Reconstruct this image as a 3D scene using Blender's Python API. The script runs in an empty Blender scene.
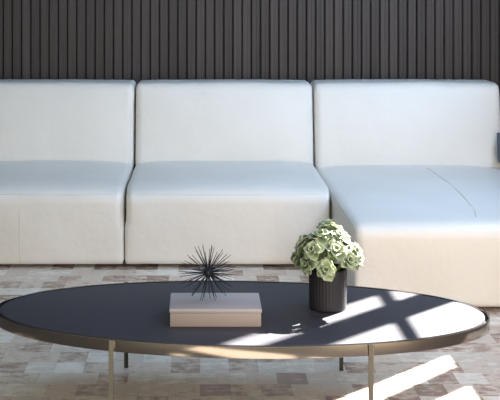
import bpy, bmesh, math, random
from mathutils import Vector, Matrix, noise
from mathutils.bvhtree import BVHTree
R = math.radians
C = bpy.context.scene.collection
scene = bpy.context.scene

# ------------------------------------------------------------------ camera
cam_d = bpy.data.cameras.new('camera')
cam = bpy.data.objects.new('camera', cam_d); C.objects.link(cam)
cam.location = (0, 0, 1.42); cam.rotation_euler = (R(90), 0, 0)
cam_d.sensor_width = 36; cam_d.lens = 72
cam_d.shift_x = 0.10; cam_d.shift_y = -0.40
cam_d.clip_end = 100
scene.camera = cam

# ------------------------------------------------------------------ world, sun, window light, added fill lights, exposure
w = bpy.data.worlds.new('world'); scene.world = w; w.use_nodes = True
bg = w.node_tree.nodes['Background']
bg.inputs[0].default_value = (0.55, 0.75, 1.0, 1); bg.inputs[1].default_value = 0.5

TY, TZ = 0.90, 1.18                      # sun travels along -(1, TY, TZ)
sd = bpy.data.lights.new('sun', 'SUN'); sd.energy = 76; sd.angle = R(0.7); sd.color = (1, 0.96, 0.9)
sun = bpy.data.objects.new('sun', sd); C.objects.link(sun)
sun.rotation_euler = Vector((-1, -TY, -TZ)).to_track_quat('-Z', 'Y').to_euler()
sun.location = (6, 8, 7)

def area(name, loc, aim, sx, sy, power, col):
    d = bpy.data.lights.new(name, 'AREA'); d.shape = 'RECTANGLE'; d.size = sx; d.size_y = sy
    d.energy = power; d.color = col
    o = bpy.data.objects.new(name, d); C.objects.link(o); o.location = loc
    o.rotation_euler = (Vector(aim) - Vector(loc)).to_track_quat('-Z', 'Y').to_euler()
    return o
# added unseen fills overhead, behind the camera and at right; side_daylight is window light
area('overhead_fill', (-0.2, 4.3, 3.12), (-0.2, 4.3, 0), 3.6, 1.3, 22, (0.33, 0.66, 1))  # added blue fill panel, the ceiling above it is closed
area('front_high_fill', (-0.4, -1.5, 2.35), (0.3, 5.2, 0.6), 5.0, 1.1, 68, (0.88, 0.88, 0.60))  # added fill from high behind the camera, colour tuned for the sofa
area('front_low_fill', (-0.6, -1.5, 0.65), (0.2, 5.2, 0.7), 3.6, 1.0, 38, (1, 0.84, 0.52))  # added low warm fill for the sofa fronts
area('right_high_fill', (2.15, 1.6, 2.1), (0.3, 5.6, 0.5), 2.4, 1.2, 108, (0.80, 0.76, 0.95))  # added fill, the right wall has no opening here
area('right_low_fill', (2.15, 1.6, 0.6), (0.3, 5.6, 0.3), 2.4, 0.9, 56, (1, 0.78, 0.48))  # added low warm fill in front of the solid right wall
area('side_daylight', (2.17, 4.7, 2.15), (-0.8, 4.9, 0.6), 0.8, 1.4, 58, (0.46, 0.69, 1))

vs = scene.view_settings
scene.display_settings.display_device = 'sRGB'
vs.view_transform = 'Standard'; vs.look = 'None'; vs.gamma = 1; vs.use_curve_mapping = False
vs.exposure = 0.0

# ------------------------------------------------------------------ helpers
def mat(name, col, rough=0.5, metal=0.0, spec=0.5, **kw):
    m = bpy.data.materials.new(name); m.use_nodes = True
    b = m.node_tree.nodes['Principled BSDF']
    b.inputs['Base Color'].default_value = (*col, 1)
    b.inputs['Roughness'].default_value = rough
    b.inputs['Metallic'].default_value = metal
    b.inputs['Specular IOR Level'].default_value = spec
    for k, v in kw.items(): b.inputs[k.replace('_', ' ')].default_value = v
    return m
def nt(m): return m.node_tree.nodes, m.node_tree.links, m.node_tree.nodes['Principled BSDF']
def coords(m, scale=(1, 1, 1), kind='Object'):
    n, l, b = nt(m)
    tc = n.new('ShaderNodeTexCoord'); mp = n.new('ShaderNodeMapping')
    mp.inputs['Scale'].default_value = scale
    l.new(tc.outputs[kind], mp.inputs['Vector']); return mp.outputs['Vector']
def ramp(m, fac, stops):
    n, l, b = nt(m)
    r = n.new('ShaderNodeValToRGB'); cr = r.color_ramp
    while len(cr.elements) < len(stops): cr.elements.new(0.5)
    for e, (p, c) in zip(cr.elements, stops): e.position = p; e.color = (*c, 1)
    l.new(fac, r.inputs[0]); return r.outputs[0]
def noise_tex(m, vec, scale, detail=3, rough=0.5):
    n, l, b = nt(m)
    t = n.new('ShaderNodeTexNoise'); t.inputs['Scale'].default_value = scale
    t.inputs['Detail'].default_value = detail; t.inputs['Roughness'].default_value = rough
    l.new(vec, t.inputs['Vector']); return t.outputs['Fac']
def bump(m, h, strength, dist=0.002, prev=None):
    n, l, b = nt(m)
    bp = n.new('ShaderNodeBump'); bp.inputs['Strength'].default_value = strength
    bp.inputs['Distance'].default_value = dist
    l.new(h, bp.inputs['Height'])
    if prev: l.new(prev, bp.inputs['Normal'])
    l.new(bp.outputs[0], b.inputs['Normal']); return bp.outputs[0]

def link(name, bm, m, parent=None, smooth=False, sharp=None):
    me = bpy.data.meshes.new(name)
    bmesh.ops.recalc_face_normals(bm, faces=bm.faces)
    bm.to_mesh(me); bm.free()
    for mm in (m if isinstance(m, (list, tuple)) else [m]): me.materials.append(mm)
    if smooth:
        for p in me.polygons: p.use_smooth = True
        if sharp: me.set_sharp_from_angle(angle=R(sharp))
    o = bpy.data.objects.new(name, me); C.objects.link(o)
    if parent: o.parent = parent
    return o
def struct(name, bm, m, parent=None, **k):
    o = link(name, bm, m, parent, **k)
    if not parent: o['kind'] = 'structure'
    return o
def thing(name, loc, label, cat, rz=0, group=None):
    o = bpy.data.objects.new(name, None); C.objects.link(o)
    o.location = loc; o.rotation_euler = (0, 0, rz); o.empty_display_size = 0.1
    o['label'] = label; o['category'] = cat
    if group: o['group'] = group
    return o
def box(bm, x0, x1, y0, y1, z0, z1, bev=0, seg=2):
    r = bmesh.ops.create_cube(bm, size=1)
    for v in r['verts']:
        v.co = Vector(((x0+x1)/2 + v.co.x*(x1-x0), (y0+y1)/2 + v.co.y*(y1-y0), (z0+z1)/2 + v.co.z*(z1-z0)))
    if bev:
        es = list({e for v in r['verts'] for e in v.link_edges})
        bmesh.ops.bevel(bm, geom=es, offset=bev, segments=seg, affect='EDGES', profile=0.5)
def grid_box(nx, ny, nz):
    """unit box surface (-1..1) as a welded grid"""
    bm = bmesh.new(); idx = {}
    def V(i, j, k):
        if (i, j, k) not in idx:
            idx[(i, j, k)] = bm.verts.new((2*i/nx-1, 2*j/ny-1, 2*k/nz-1))
        return idx[(i, j, k)]
    for i in range(nx):
        for j in range(ny):
            for k in (0, nz): bm.faces.new((V(i,j,k), V(i+1,j,k), V(i+1,j+1,k), V(i,j+1,k)))
    for i in range(nx):
        for k in range(nz):
            for j in (0, ny): bm.faces.new((V(i,j,k), V(i+1,j,k), V(i+1,j,k+1), V(i,j,k+1)))
    for j in range(ny):
        for k in range(nz):
            for i in (0, nx): bm.faces.new((V(i,j,k), V(i,j+1,k), V(i,j+1,k+1), V(i,j,k+1)))
    return bm
def soft_box(x0, x1, y0, y1, z0, z1, rad, warp=None, res=0.02, wr=0.003, seed=0):
    """upholstered block: rounded edges of per-axis radius rad=(rx,ry,rz_top,rz_bottom), then a warp function"""
    w_, d_, h_ = x1-x0, y1-y0, z1-z0
    bm = grid_box(max(8, int(w_/res)), max(8, int(d_/res)), max(8, int(h_/res)))
    rx, ry0, rt, rb = rad
    c = Vector(((x0+x1)/2, (y0+y1)/2, (z0+z1)/2))
    for v in bm.verts:
        p = v.co.copy(); u = p.copy()
        q = Vector((p.x*w_/2, p.y*d_/2, p.z*h_/2))
        rz = rt if q.z > 0 else rb
        ry = ry0 if q.z > 0 else min(ry0, rb*1.5)
        ox = max(0, abs(q.x)-(w_/2-rx))/rx; oy = max(0, abs(q.y)-(d_/2-ry))/ry; oz = max(0, abs(q.z)-(h_/2-rz))/rz
        L = math.sqrt(ox*ox+oy*oy+oz*oz); M = max(ox, oy, oz)
        if M > 0:
            f = M/L
            sx, sy, sz = [1 if t >= 0 else -1 for t in q]
            if ox: q.x = sx*((w_/2-rx)+rx*ox*f)
            if oy: q.y = sy*((d_/2-ry)+ry*oy*f)
            if oz: q.z = sz*((h_/2-rz)+rz*oz*f)
        q += c
        if warp: q = warp(q, u)
        if wr:
            s = Vector((seed*7.3, 0, 0))
            n1 = noise.noise(q*3.2+s); n2 = noise.noise(Vector((q.x*9, q.y*9, q.z*7))+s)
            q += Vector((0, -1, 0.6))*(n1*wr*1.6+n2*wr*0.6)
        v.co = q
    return bm
def tube_path(bm, pts, radii, n=8, cap=True):
    rings = []
    for i, p in enumerate(pts):
        p = Vector(p)
        t = (Vector(pts[min(i+1, len(pts)-1)])-Vector(pts[max(i-1, 0)])).normalized()
        a = t.orthogonal().normalized() if i == 0 else (pa - t*pa.dot(t)).normalized()
        pa = a; b = t.cross(a)
        r = radii[i] if isinstance(radii, (list, tuple)) else radii
        rings.append([bm.verts.new(p+(a*math.cos(2*math.pi*k/n)+b*math.sin(2*math.pi*k/n))*r) for k in range(n)])
    for A, B in zip(rings, rings[1:]):
        for k in range(n): bm.faces.new((A[k], A[(k+1)%n], B[(k+1)%n], B[k]))
    if cap: bm.faces.new(rings[0][::-1]); bm.faces.new(rings[-1])
def lathe(bm, prof, n=48, rfun=None):
    rings = []
    for (r, z) in prof:
        ring = []
        for k in range(n):
            a = 2*math.pi*k/n; rr = r+(rfun(a, r, z) if rfun else 0)
            ring.append(bm.verts.new((rr*math.cos(a), rr*math.sin(a), z)))
        rings.append(ring)
    for A, B in zip(rings, rings[1:]):
        for k in range(n): bm.faces.new((A[k], A[(k+1)%n], B[(k+1)%n], B[k]))
    bm.faces.new(rings[0][::-1]); bm.faces.new(rings[-1])

# ------------------------------------------------------------------ materials
M = {}
m = M['leather'] = mat('cream_leather', (0.80, 0.775, 0.73), 0.42, spec=0.4)
v = coords(m); n, l, b = nt(m)
vo = n.new('ShaderNodeTexVoronoi'); vo.inputs['Scale'].default_value = 420; l.new(v, vo.inputs['Vector'])
p = bump(m, vo.outputs['Distance'], 0.10, 0.0006)
bump(m, noise_tex(m, v, 11, 4, 0.6), 0.5, 0.007, p)
l.new(ramp(m, noise_tex(m, v, 2.5, 3), [(0.3, (0.78, 0.75, 0.70)), (0.7, (0.82, 0.795, 0.75))]), b.inputs['Base Color'])
M['seam'] = mat('seam_piping', (0.62, 0.59, 0.54), 0.6)
M['pillow'] = mat('slate_cloth', (0.10, 0.12, 0.16), 0.8)
M['plinth'] = mat('dark_plinth', (0.02, 0.016, 0.014), 0.7)

m = M['slat'] = mat('slat_timber', (0.05, 0.042, 0.042), 0.5, spec=0.35)
n, l, b = nt(m)
v = coords(m, (60, 60, 1.5)); g = noise_tex(m, v, 1.0, 5, 0.6)
geo = n.new('ShaderNodeNewGeometry')
mx = n.new('ShaderNodeMix'); mx.data_type = 'RGBA'; mx.blend_type = 'MULTIPLY'; mx.inputs[0].default_value = 1
l.new(ramp(m, g, [(0.3, (0.046, 0.038, 0.035)), (0.7, (0.072, 0.060, 0.057))]), mx.inputs[6])
l.new(ramp(m, geo.outputs['Random Per Island'], [(0, (0.80, 0.80, 0.80)), (1, (1.15, 1.13, 1.12))]), mx.inputs[7])
l.new(mx.outputs[2], b.inputs['Base Color'])
bump(m, g, 0.15, 0.001)
M['slat_gap'] = mat('slat_backing', (0.015, 0.013, 0.014), 0.8)

M['wall'] = m = mat('wall_plaster', (0.10, 0.09, 0.085), 0.85)
bump(m, noise_tex(m, coords(m), 40, 4), 0.2, 0.002)
M['ceiling'] = mat('ceiling_plaster', (0.55, 0.55, 0.55), 0.9)
m = M['boards'] = mat('floor_boards', (0.16, 0.11, 0.08), 0.5)
n, l, b = nt(m)
br = n.new('ShaderNodeTexBrick'); l.new(coords(m, (1, 1, 1)), br.inputs['Vector'])
br.inputs['Scale'].default_value = 1; br.inputs['Brick Width'].default_value = 1.6; br.inputs['Row Height'].default_value = 0.14
br.inputs['Mortar Size'].default_value = 0.002
br.inputs['Color1'].default_value = (0.12, 0.10, 0.085, 1); br.inputs['Color2'].default_value = (0.12, 0.10, 0.085, 1)
br.inputs['Mortar'].default_value = (0.03, 0.02, 0.02, 1); l.new(br.outputs[0], b.inputs['Base Color'])

m = M['frame'] = mat('window_frame_paint', (0.06, 0.06, 0.06), 0.5)
m = M['brass'] = mat('brushed_champagne_brass', (0.60, 0.545, 0.475), 0.15, 1.0)
bump(m, noise_tex(m, coords(m, (4, 4, 300)), 1, 3), 0.12, 0.0006)
m = M['top'] = mat('charcoal_table_top', (0.028, 0.029, 0.036), 0.50, spec=0.5)
n, l, b = nt(m)
l.new(ramp(m, noise_tex(m, coords(m, (6, 40, 6)), 1, 4), [(0.3, (0.031, 0.029, 0.037)), (0.7, (0.040, 0.038, 0.049))]), b.inputs['Base Color'])
M['shade_black'] = mat('painted_shade_black', (0.006, 0.006, 0.007), 0.5)  # black standing in for shade, in the rim gap and on the legs
m = M['box'] = mat('mauve_taupe_lacquer', (0.37, 0.345, 0.355), 0.30, spec=0.5)
m = M['boxin'] = mat('box_body_paper', (0.30, 0.25, 0.235), 0.45)
m = M['spike'] = mat('dark_steel', (0.035, 0.04, 0.055), 0.35, 0.7)
m = M['pot'] = mat('charcoal_ceramic', (0.024, 0.023, 0.029), 0.55, spec=0.3)
m = M['soil'] = mat('potting_soil', (0.03, 0.02, 0.014), 0.95)
m = M['stem'] = mat('green_stem', (0.16, 0.24, 0.09), 0.6)
m = M['leaf'] = mat('variegated_leaf', (0.3, 0.42, 0.25), 0.45, spec=0.4)
n, l, b = nt(m)
geo = n.new('ShaderNodeNewGeometry'); at = n.new('ShaderNodeAttribute'); at.attribute_name = 'edge'
mx = n.new('ShaderNodeMix'); mx.data_type = 'RGBA'
l.new(ramp(m, geo.outputs['Random Per Island'], [(0, (0.02, 0.05, 0.022)), (0.5, (0.07, 0.13, 0.055)), (1, (0.24, 0.32, 0.16))]), mx.inputs[6])
mx.inputs[7].default_value = (0.52, 0.58, 0.39, 1)
mt = n.new('ShaderNodeMath'); mt.operation = 'MULTIPLY_ADD'; mt.use_clamp = True
l.new(at.outputs['Fac'], mt.inputs[0]); mt.inputs[1].default_value = 1.0
sc = n.new('ShaderNodeMath'); sc.operation = 'MULTIPLY_ADD'; sc.inputs[1].default_value = 0.9; sc.inputs[2].default_value = -0.45
l.new(noise_tex(m, coords(m), 30, 2), sc.inputs[0]); l.new(sc.outputs[0], mt.inputs[2])
l.new(mt.outputs[0], mx.inputs[0]); l.new(mx.outputs[2], b.inputs['Base Color'])
b.inputs['Subsurface Weight'].default_value = 0.0

# patchwork rug
m = M['rug'] = mat('hide_patchwork', (0.4, 0.33, 0.28), 0.55, spec=0.6)
n, l, b = nt(m)
vec = coords(m)
def brick(c1, c2, mortar, ms, bias=0.0):
    t = n.new('ShaderNodeTexBrick'); l.new(vec, t.inputs['Vector'])
    t.offset = 0.42; t.offset_frequency = 3; t.squash = 1.0
    t.inputs['Scale'].default_value = 1; t.inputs['Brick Width'].default_value = 0.112; t.inputs['Row Height'].default_value = 0.112
    t.inputs['Mortar Size'].default_value = ms; t.inputs['Mortar Smooth'].default_value = 0.6; t.inputs['Bias'].default_value = bias
    t.inputs['Color1'].default_value = (*c1, 1); t.inputs['Color2'].default_value = (*c2, 1); t.inputs['Mortar'].default_value = (*mortar, 1)
    return t
t = brick((0, 0, 0), (1, 1, 1), (0.5, 0.5, 0.5), 0.0)
cell = n.new('ShaderNodeSeparateColor'); l.new(t.outputs['Color'], cell.inputs[0])
mott = noise_tex(m, coords(m, (1, 1.8, 1)), 17, 6, 0.7)
ad = n.new('ShaderNodeMath'); ad.operation = 'MULTIPLY_ADD'; ad.inputs[1].default_value = 2.2; ad.inputs[2].default_value = -1.1
l.new(mott, ad.inputs[0])
a2 = n.new('ShaderNodeMath'); a2.operation = 'ADD'; a2.use_clamp = True
l.new(cell.outputs[0], a2.inputs[0]); l.new(ad.outputs[0], a2.inputs[1])
col = ramp(m, a2.outputs[0], [(0.0, (0.27, 0.175, 0.14)), (0.2, (0.47, 0.36, 0.29)), (0.4, (0.68, 0.56, 0.46)),
                             (0.6, (0.55, 0.48, 0.42)), (0.8, (0.70, 0.62, 0.52)), (1.0, (0.80, 0.73, 0.65))])
t2 = brick((1, 1, 1), (1, 1, 1), (0.80, 0.79, 0.78), 0.0018)
mx = n.new('ShaderNodeMix'); mx.data_type = 'RGBA'; mx.blend_type = 'MULTIPLY'; mx.inputs[0].default_value = 1
l.new(col, mx.inputs[6]); l.new(t2.outputs['Color'], mx.inputs[7]); l.new(mx.outputs[2], b.inputs['Base Color'])
p = bump(m, t2.outputs['Color'], 0.5, 0.002)
bump(m, noise_tex(m, coords(m, (1, 5, 1)), 60, 4), 0.35, 0.002, p)
mr = n.new('ShaderNodeMapRange'); l.new(cell.outputs[0], mr.inputs[0]); mr.inputs[3].default_value = 0.20; mr.inputs[4].default_value = 0.42
l.new(mr.outputs[0], b.inputs['Roughness'])

# ------------------------------------------------------------------ room
XL, XR, YF, YB, ZC = -3.2, 2.2, -1.7, 6.62, 3.15
bm = bmesh.new(); box(bm, XL-.2, XR+.2, YF-.2, YB+.2, -0.2, -0.006); struct('floor', bm, M['boards'])
bm = bmesh.new(); box(bm, XL-.2, XR+.2, YF-.2, YB+.2, ZC, ZC+.2); struct('ceiling', bm, M['ceiling'])
bm = bmesh.new(); box(bm, XL-.2, XL, YF, YB, -0.006, ZC); struct('wall_left', bm, M['wall'])
# back wall clad with narrow vertical timber slats
bm = bmesh.new(); box(bm, XL, XR, YB, YB+.2, -0.006, ZC)
for f in bm.faces: f.material_index = 1
random.seed(4)
pitch = 0.0607; x = XL + 0.02
while x < XR - 0.05:
    f0 = len(bm.faces)
    wd = 0.0548; dp = 0.018 + random.uniform(-0.002, 0.002)
    # profile: a slightly stepped face, shallow chamfer on both edges
    y0 = YB - dp
    prof = [(0, YB), (0, y0+.006), (.005, y0), (.030, y0), (.034, y0+.003), (wd-.004, y0+.003), (wd, y0+.007), (wd, YB)]
    lo = [bm.verts.new((x+a, c, 0.0)) for a, c in prof]; hi = [bm.verts.new((x+a, c, ZC)) for a, c in prof]
    for k in range(len(prof)): bm.faces.new((lo[k], lo[(k+1) % 8], hi[(k+1) % 8], hi[k]))
    x += pitch
struct('wall_back', bm, [M['slat'], M['slat_gap']])
# right wall around the tall side window
WY0, WY1, WZ0, WZ1 = 4.40, 5.22, 1.434, 2.93
bm = bmesh.new()
box(bm, XR, XR+.08, YF, WY0, -0.006, ZC); box(bm, XR, XR+.08, WY1, YB, -0.006, ZC)
box(bm, XR, XR+.08, WY0, WY1, -0.006, WZ0); box(bm, XR, XR+.08, WY0, WY1, WZ1, ZC)
struct('wall_right', bm, M['wall'])
wn = bpy.data.objects.new('window_1', None); C.objects.link(wn); wn['kind'] = 'structure'
bm = bmesh.new()
box(bm, XR, XR+.02, 5.10, 5.17, WZ0, WZ1)            # stile beside the edge slit
box(bm, XR, XR+.02, 4.785, 4.965, WZ0, WZ1)           # broad post
box(bm, XR, XR+.02, WY0, WY1, 2.102, 2.158)          # transom
struct('window_frame', bm, M['frame'], wn)
# front wall behind the camera, a wide window
bm = bmesh.new()
box(bm, XL, XR, YF-.1, YF, -0.006, 0.1); box(bm, XL, XR, YF-.1, YF, 3.0, ZC)
box(bm, XL, -2.95, YF-.1, YF, 0.1, 3.0); box(bm, 2.0, XR, YF-.1, YF, 0.1, 3.0)
struct('wall_front', bm, M['wall'])
wn = bpy.data.objects.new('window_2', None); C.objects.link(wn); wn['kind'] = 'structure'
bm = bmesh.new()
for xx in (-2.95, -1.3, 0.32, 1.95): box(bm, xx, xx+.05, YF-.07, YF-.02, 0.1, 3.0)
box(bm, -2.95, 2.0, YF-.07, YF-.02, 1.5, 1.56)
struct('window_frame', bm, M['frame'], wn)

# ------------------------------------------------------------------ rug
bm = bmesh.new(); box(bm, -1.12, 1.72, 3.25, 6.05, -0.006, 0.0, 0.002, 1)
rug = link('patchwork_rug', bm, M['rug'])
rug['label'] = 'patchwork rug of brown, beige and grey squares under the sofa and table'; rug['category'] = 'rug'

# ------------------------------------------------------------------ sofa
SX = [-1.50, -0.402, 0.702, 1.86]
YSF, YCF, YBK = 5.29, 4.55, 6.10     # seat front, chaise front, backrest face at seat level
sofa = thing('sectional_sofa', (0, 0, 0), 'cream leather sectional sofa with a chaise on the right, against the dark slatted wall', 'sofa')
def seat_warp(x0, x1, yf, crown, under):
    def f(q, u):
        tx = (q.x-(x0+x1)/2)/((x1-x0)/2); t = max(0, 1-tx**4)
        if u.z > 0.3 or q.z > 0.34:                      # crowned top
            ty = min(1, max(0, (q.y-yf)/0.25))
            q.z += crown*t*min(1, max(0, (q.z-.25)/.15))*(0.4+0.6*ty)
        fr = max(0, 1-(q.y-yf)/0.12)                     # the front swells in the middle and tucks in below
        if fr > 0:
            zz = (q.z-0.02)/0.4
            q.y += fr*(-0.012*t*math.sin(math.pi*min(1, max(0, zz))) + under*(1-zz)**2)
        return q
    return f
def drop_seam(target, rays, r):
    bvh = BVHTree.FromPolygons([v.co for v in target.data.vertices], [p.vertices for p in target.data.polygons])
    hits = [bvh.ray_cast(Vector(o), Vector(d))[0] for o, d in rays]
    hits = [h for h in hits if h]
    for _ in range(3): hits = [hits[0]]+[(hits[i-1]+hits[i]*2+hits[i+1])/4 for i in range(1, len(hits)-1)]+[hits[-1]]
    seam_line(hits, 'seam', target, r)
def seam_line(pts, name, parent, r=0.0022):
    bm = bmesh.new(); tube_path(bm, pts, r, 6); link(name, bm, M['seam'], parent, smooth=True)
for i in range(3):
    x0, x1 = SX[i]+.0025, SX[i+1]-.0025
    yf = YCF if i == 2 else YSF
    xe = x1 if i < 2 else 1.86
    rad = (0.018, 0.20, 0.065, 0.01) if i < 2 else (0.016, 0.09, 0.05, 0.01)
    bm = soft_box(x0, xe, yf, 6.22, 0.018, 0.424 if i < 2 else 0.392, rad, seat_warp(x0, xe, yf, 0.022, 0.004), res=0.022, wr=0.005, seed=i)
    st = link('seat', bm, M['leather'], sofa, smooth=True)
    if i == 0: drop_seam(st, [((-0.953, 4, z), (0, 1, 0)) for z in [0.03+0.355*k/12 for k in range(13)]], 0.0022)
    def back_warp(q, u, x0=x0, x1=x1):
        h = (q.z-0.40)/0.5
        tx = (q.x-(x0+x1)/2)/((x1-x0)/2)
        q.y += 0.07*h                                     # leans back
        if u.y < 0: q.y -= 0.022*max(0, 1-tx**4)*math.sin(math.pi*min(1, max(0, h)))
        q.z += 0.006*max(0, 1-tx**2)*max(0, h)
        return q
    bm = soft_box(x0+.002, x1-.002, YBK, 6.40, 0.37, 0.905, (0.024, 0.05, 0.04, 0.04), back_warp, res=0.022, seed=i+5)
    link('backrest', bm, M['leather'], sofa, smooth=True)
# curved seam across the chaise
pts = []
ctrl = [(1.36, 5.98), (1.377, 5.69), (1.365, 5.21), (1.315, 4.80), (1.275, 4.60)]
for (xa, ya), (xb, yb) in zip(ctrl, ctrl[1:]):
    for k in range(6): pts.append((xa+(xb-xa)*k/8, ya+(yb-ya)*k/8))
pts = [(sum(p[0] for p in pts[max(0, i-min(i, len(pts)-1-i, 5)):i+min(i, len(pts)-1-i, 5)+1])/len(pts[max(0, i-min(i, len(pts)-1-i, 5)):i+min(i, len(pts)-1-i, 5)+1]), pts[i][1]) for i in range(len(pts))]
chaise = [o for o in sofa.children if o.name.startswith('seat')][-1]
# low armrest closing the right end
bm = soft_box(1.87, 2.10, 5.0, 6.42, 0.012, 0.44, (0.05, 0.08, 0.05, 0.02), None, res=0.025, seed=9)
link('armrest', bm, M['leather'], sofa, smooth=True)
bm = bmesh.new(); box(bm, -1.44, 1.78, 5.42, 6.35, 0.0, 0.06); box(bm, 0.80, 1.78, 4.70, 5.5, 0.0, 0.06)
link('plinth', bm, M['plinth'], sofa)

def pil_warp(q, u):
    return q
bm = grid_box(20, 8, 20)
for v in bm.verts:
    x, y, z = v.co
    th = (1-abs(x)**3)**.5*(1-abs(z)**3)**.5
    v.co = Vector((x*.19*(1-.08*(1-z*z)*0), y*.07*max(th, .04), .19+z*.19*(1-.10*(1-abs(x))*0)))
    v.co.z -= 0.012*(1-x*x)*z*0
pw = link('throw_pillow', bm, M['pillow'], None, smooth=True)
pw.location = (1.925, 5.99, 0.443); pw.rotation_euler = (R(-12), 0, R(-8)); pw.scale = (0.72, 1, 0.47)
pw['label'] = 'small slate grey cushion at the right end of the sofa, half out of the picture'; pw['category'] = 'cushion'

# ray-drop the chaise seam on the seat surface
drop_seam(chaise, [((x, y, 1), (0, 0, -1)) for x, y in pts], 0.0026)
for st in [o for o in sofa.children if o.name.startswith('seat')][:2]:
    xs = [v.co.x for v in st.data.vertices]; x0, x1 = min(xs)+.02, max(xs)-.02
    drop_seam(st, [((x0+(x1-x0)*k/40, 4, 0.388), (0, 1, 0)) for k in range(41)], 0.0015)
drop_seam(chaise, [((SX[2]+.008, 4.62+(6.0-4.62)*k/30, 1), (0, 0, -1)) for k in range(31)], 0.003)

# ------------------------------------------------------------------ coffee table
CX, CY, A, B, ROT, ZT = 0.138, 3.515, 0.865, 0.372, R(-3.0), 0.33
tab = thing('oval_coffee_table', (CX, CY, 0), 'long oval coffee table with charcoal top and slim brass rim and legs', 'coffee table')
def ell(a, b_, t): 
    x, y = a*math.cos(t), b_*math.sin(t)
    return (x*math.cos(ROT)-y*math.sin(ROT), x*math.sin(ROT)+y*math.cos(ROT))
def ell_loft(bm, prof, n=160, capbottom=True, captop=True, close=False):
    rings = [[bm.verts.new((*ell(A-o, B-o, 2*math.pi*k/n), z)) for k in range(n)] for o, z in prof]
    pr = list(zip(rings, rings[1:]))
    if close: pr.append((rings[-1], rings[0]))
    for P, Q in pr:
        for k in range(n): bm.faces.new((P[k], P[(k+1) % n], Q[(k+1) % n], Q[k]))
    if captop: bm.faces.new(rings[-1])
    if capbottom: bm.faces.new(rings[0][::-1])
bm = bmesh.new(); ell_loft(bm, [(.017, .300), (.017, .3275), (.0178, .3287), (.020, .3290)])
link('tabletop', bm, M['top'], tab, smooth=True, sharp=40)
bm = bmesh.new(); ell_loft(bm, [(.0005, .2925), (.0, .2935), (.0, ZT-.001), (.001, ZT), (.0045, ZT), (.0055, ZT-.001), (.0055, .2935), (.005, .2925)], captop=False, capbottom=False, close=True)
link('rim', bm, M['brass'], tab, smooth=True, sharp=40)
bm = bmesh.new(); ell_loft(bm, [(.0056, .296), (.0056, .314), (.0168, .314), (.0168, .296)], captop=False, capbottom=False, close=True)  # ring inside the rim, its shade painted in as black
link('shadow_gap', bm, M['shade_black'], tab, smooth=True, sharp=40)
for lx in (-0.285-CX, 0.541-CX):
    for side in (-1, 1):
        # angle where the ellipse passes this x
        best = min((abs(ell(A, B, t)[0]-lx), t) for t in [side*math.pi*k/2000 for k in range(2001)])
        ex, ey = ell(A, B, best[1])
        bm = bmesh.new(); y0 = ey + side*.001; y1 = ey + side*.009
        ym = ey + side*.004
        box(bm, ex-.008, ex+.008, min(ym, y1), max(ym, y1), 0.0, ZT+.001, 0.001, 1)      # brass outer face
        outer = set(bm.faces)
        box(bm, ex-.0075, ex+.0075, min(y0, ym), max(y0, ym), 0.0, ZT-.001)               # inner face painted black, stands in for shade on the back legs
        for f in bm.faces:
            if f not in outer: f.material_index = 1
        link('leg', bm, [M['brass'], M['shade_black']], tab)

# ------------------------------------------------------------------ box, spiky ornament, plant
ZS = 0.3295
bx = thing('lidded_box', (0.052, 3.427, ZS), 'pinkish taupe rectangular box lying on the charcoal table under the spiky ornament', 'box')
bm = bmesh.new(); box(bm, -.152, .152, -.092, .092, 0.0, 0.046, 0.002, 2); link('body', bm, M['boxin'], bx, smooth=True, sharp=30)
bm = bmesh.new(); box(bm, -.1545, .1545, -.0945, .0945, 0.0465, 0.060, 0.003, 2); link('lid', bm, M['box'], bx, smooth=True, sharp=30)

random.seed(11)
orn = thing('spiky_ornament', (0.028, 3.45, ZS+.060), 'dark metal starburst ornament with radiating spikes, standing on the taupe box', 'ornament')
Rr = 0.104; zc = 0.090
bm = bmesh.new(); bmesh.ops.create_uvsphere(bm, u_segments=24, v_segments=16, radius=0.016, matrix=Matrix.Translation((0, 0, zc)))
link('core', bm, M['spike'], orn, smooth=True)
N = 92
for k in range(N):
    z = 1-2*(k+.5)/N; a = k*2.399963; rr = math.sqrt(1-z*z)
    d = Vector((rr*math.cos(a)+random.uniform(-.08, .08), rr*math.sin(a)+random.uniform(-.08, .08), z+random.uniform(-.08, .08))).normalized()
    L = Rr*random.uniform(.86, 1.0)
    if d.z < 0: L = min(L, (zc-.0012)/(-d.z))
    bm = bmesh.new(); c = Vector((0, 0, zc))
    tube_path(bm, [c+d*.012, c+d*L*.6, c+d*L], [.0014, .0012, .0009], 6)
    link('spike', bm, M['spike'], orn, smooth=True, sharp=50)

pl = thing('potted_plant', (0.453, 3.545, ZS), 'bushy pale green plant in a dark ribbed pot, on the right of the table', 'potted plant')
bm = bmesh.new()
def ribs(a, r, z): return 0.0006*math.cos(a*36) if 0.01 < z < 0.132 and r > 0.063 else 0
H = 0.142
lathe(bm, [(.058, 0), (.064, .002), (.0655, .008), (.0658, .03), (.0662, .07), (.0666, .11), (.067, .13), (.067, .137), (.066, H), (.062, H), (.061, .136), (.060, .120), (.055, .118)], 216, ribs)
link('pot', bm, M['pot'], pl, smooth=True, sharp=60)
bm = bmesh.new(); lathe(bm, [(.058, .112), (.0595, .121), (.03, .126), (.005, .128)], 32)
so = link('soil', bm, M['soil'], pl, smooth=True)
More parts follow.
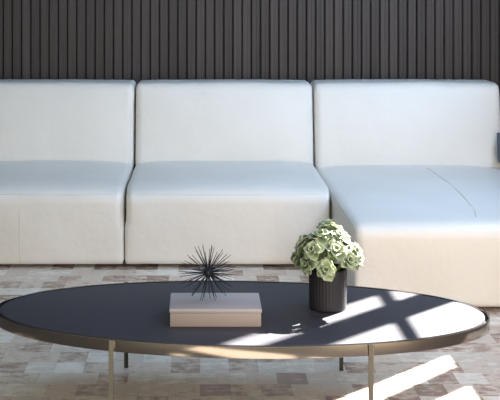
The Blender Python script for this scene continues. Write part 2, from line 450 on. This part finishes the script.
# foliage: rosettes of rounded cupped leaves
heads = []
stems = bmesh.new(); fol = bmesh.new()
ed = fol.verts.layers.float.new('edge')
def leaf(base, d, up, Lf, Wf, cup):
    d = d.normalized(); side = d.cross(up)
    if side.length < 1e-3: side = d.orthogonal()
    side.normalize(); nn = side.cross(d).normalized()
    nl, nw = 7, 6; grid = []
    for i in range(nl+1):
        t = i/nl
        wv = Wf*(math.sin(math.pi*min(1, t**0.9*0.95+0.03))**0.5)*(0.35+0.65*min(1, t*1.5))
        row = []
        for j in range(nw+1):
            s = j/nw*2-1
            ruff = 0.0022*math.sin(s*7+t*11)*abs(s)
            p = base + d*(Lf*(t-0.10*s*s*t)) + side*(wv*s) + nn*(cup*(s*s)*wv*0.9 - Lf*0.38*t*t*1.0 + Lf*0.18*t + ruff)
            vtx = fol.verts.new(p); vtx[ed] = min(1, max(abs(s)**2.2, max(0, t-.55)*1.9)*0.95)
            row.append(vtx)
        grid.append(row)
    for i in range(nl):
        for j in range(nw): fol.faces.new((grid[i][j], grid[i][j+1], grid[i+1][j+1], grid[i+1][j]))
rows = [(0.0, 0.0, .258, 0), ]
hd = []
for (n_, rad_, z_, ph) in ((1, 0.012, .272, 0), (5, .056, .258, .4), (8, .094, .218, .1), (8, .104, .172, .5)):
    for k in range(n_):
        a = 2*math.pi*k/n_+ph+random.uniform(-.15, .15)
        rr = rad_*random.uniform(.88, 1.1)
        hd.append(Vector((rr*math.cos(a), rr*math.sin(a), z_+random.uniform(-.020, .020))))
for hpos in hd:
    axis = (hpos-Vector((0, 0, .15))).normalized()
    axis = (axis+Vector((random.uniform(-.2, .2), random.uniform(-.2, .2), .1))).normalized()
    root = Vector((hpos.x*.25, hpos.y*.25, .124))
    mid = (root+hpos)/2+Vector((0, 0, .012))
    tube_path(stems, [root, mid, hpos-axis*.006], [.0026, .0022, .0018], 6)
    t1 = axis.orthogonal().normalized(); t2 = axis.cross(t1)
    for ring, (cnt, tilt, Lf, Wf) in enumerate(((3, .40, .022, .013), (4, .90, .034, .019), (5, 1.40, .041, .023))):
        for k in range(cnt):
            a = 2*math.pi*k/cnt+ring*.6+random.uniform(-.25, .25)
            o_ = t1*math.cos(a)+t2*math.sin(a)
            tl = tilt+random.uniform(-.15, .15)
            d = axis*math.cos(tl)+o_*math.sin(tl)
            s_ = random.uniform(.85, 1.15)
            base = hpos-axis*(.003*ring)
            leaf(base, d, axis, Lf*s_, Wf*s_, random.uniform(.25, .65))
link('stems', stems, M['stem'], pl, smooth=True)
fo = link('foliage', fol, M['leaf'], pl, smooth=True)
sm = fo.modifiers.new('thickness', 'SOLIDIFY'); sm.thickness = 0.0009; sm.offset = 0
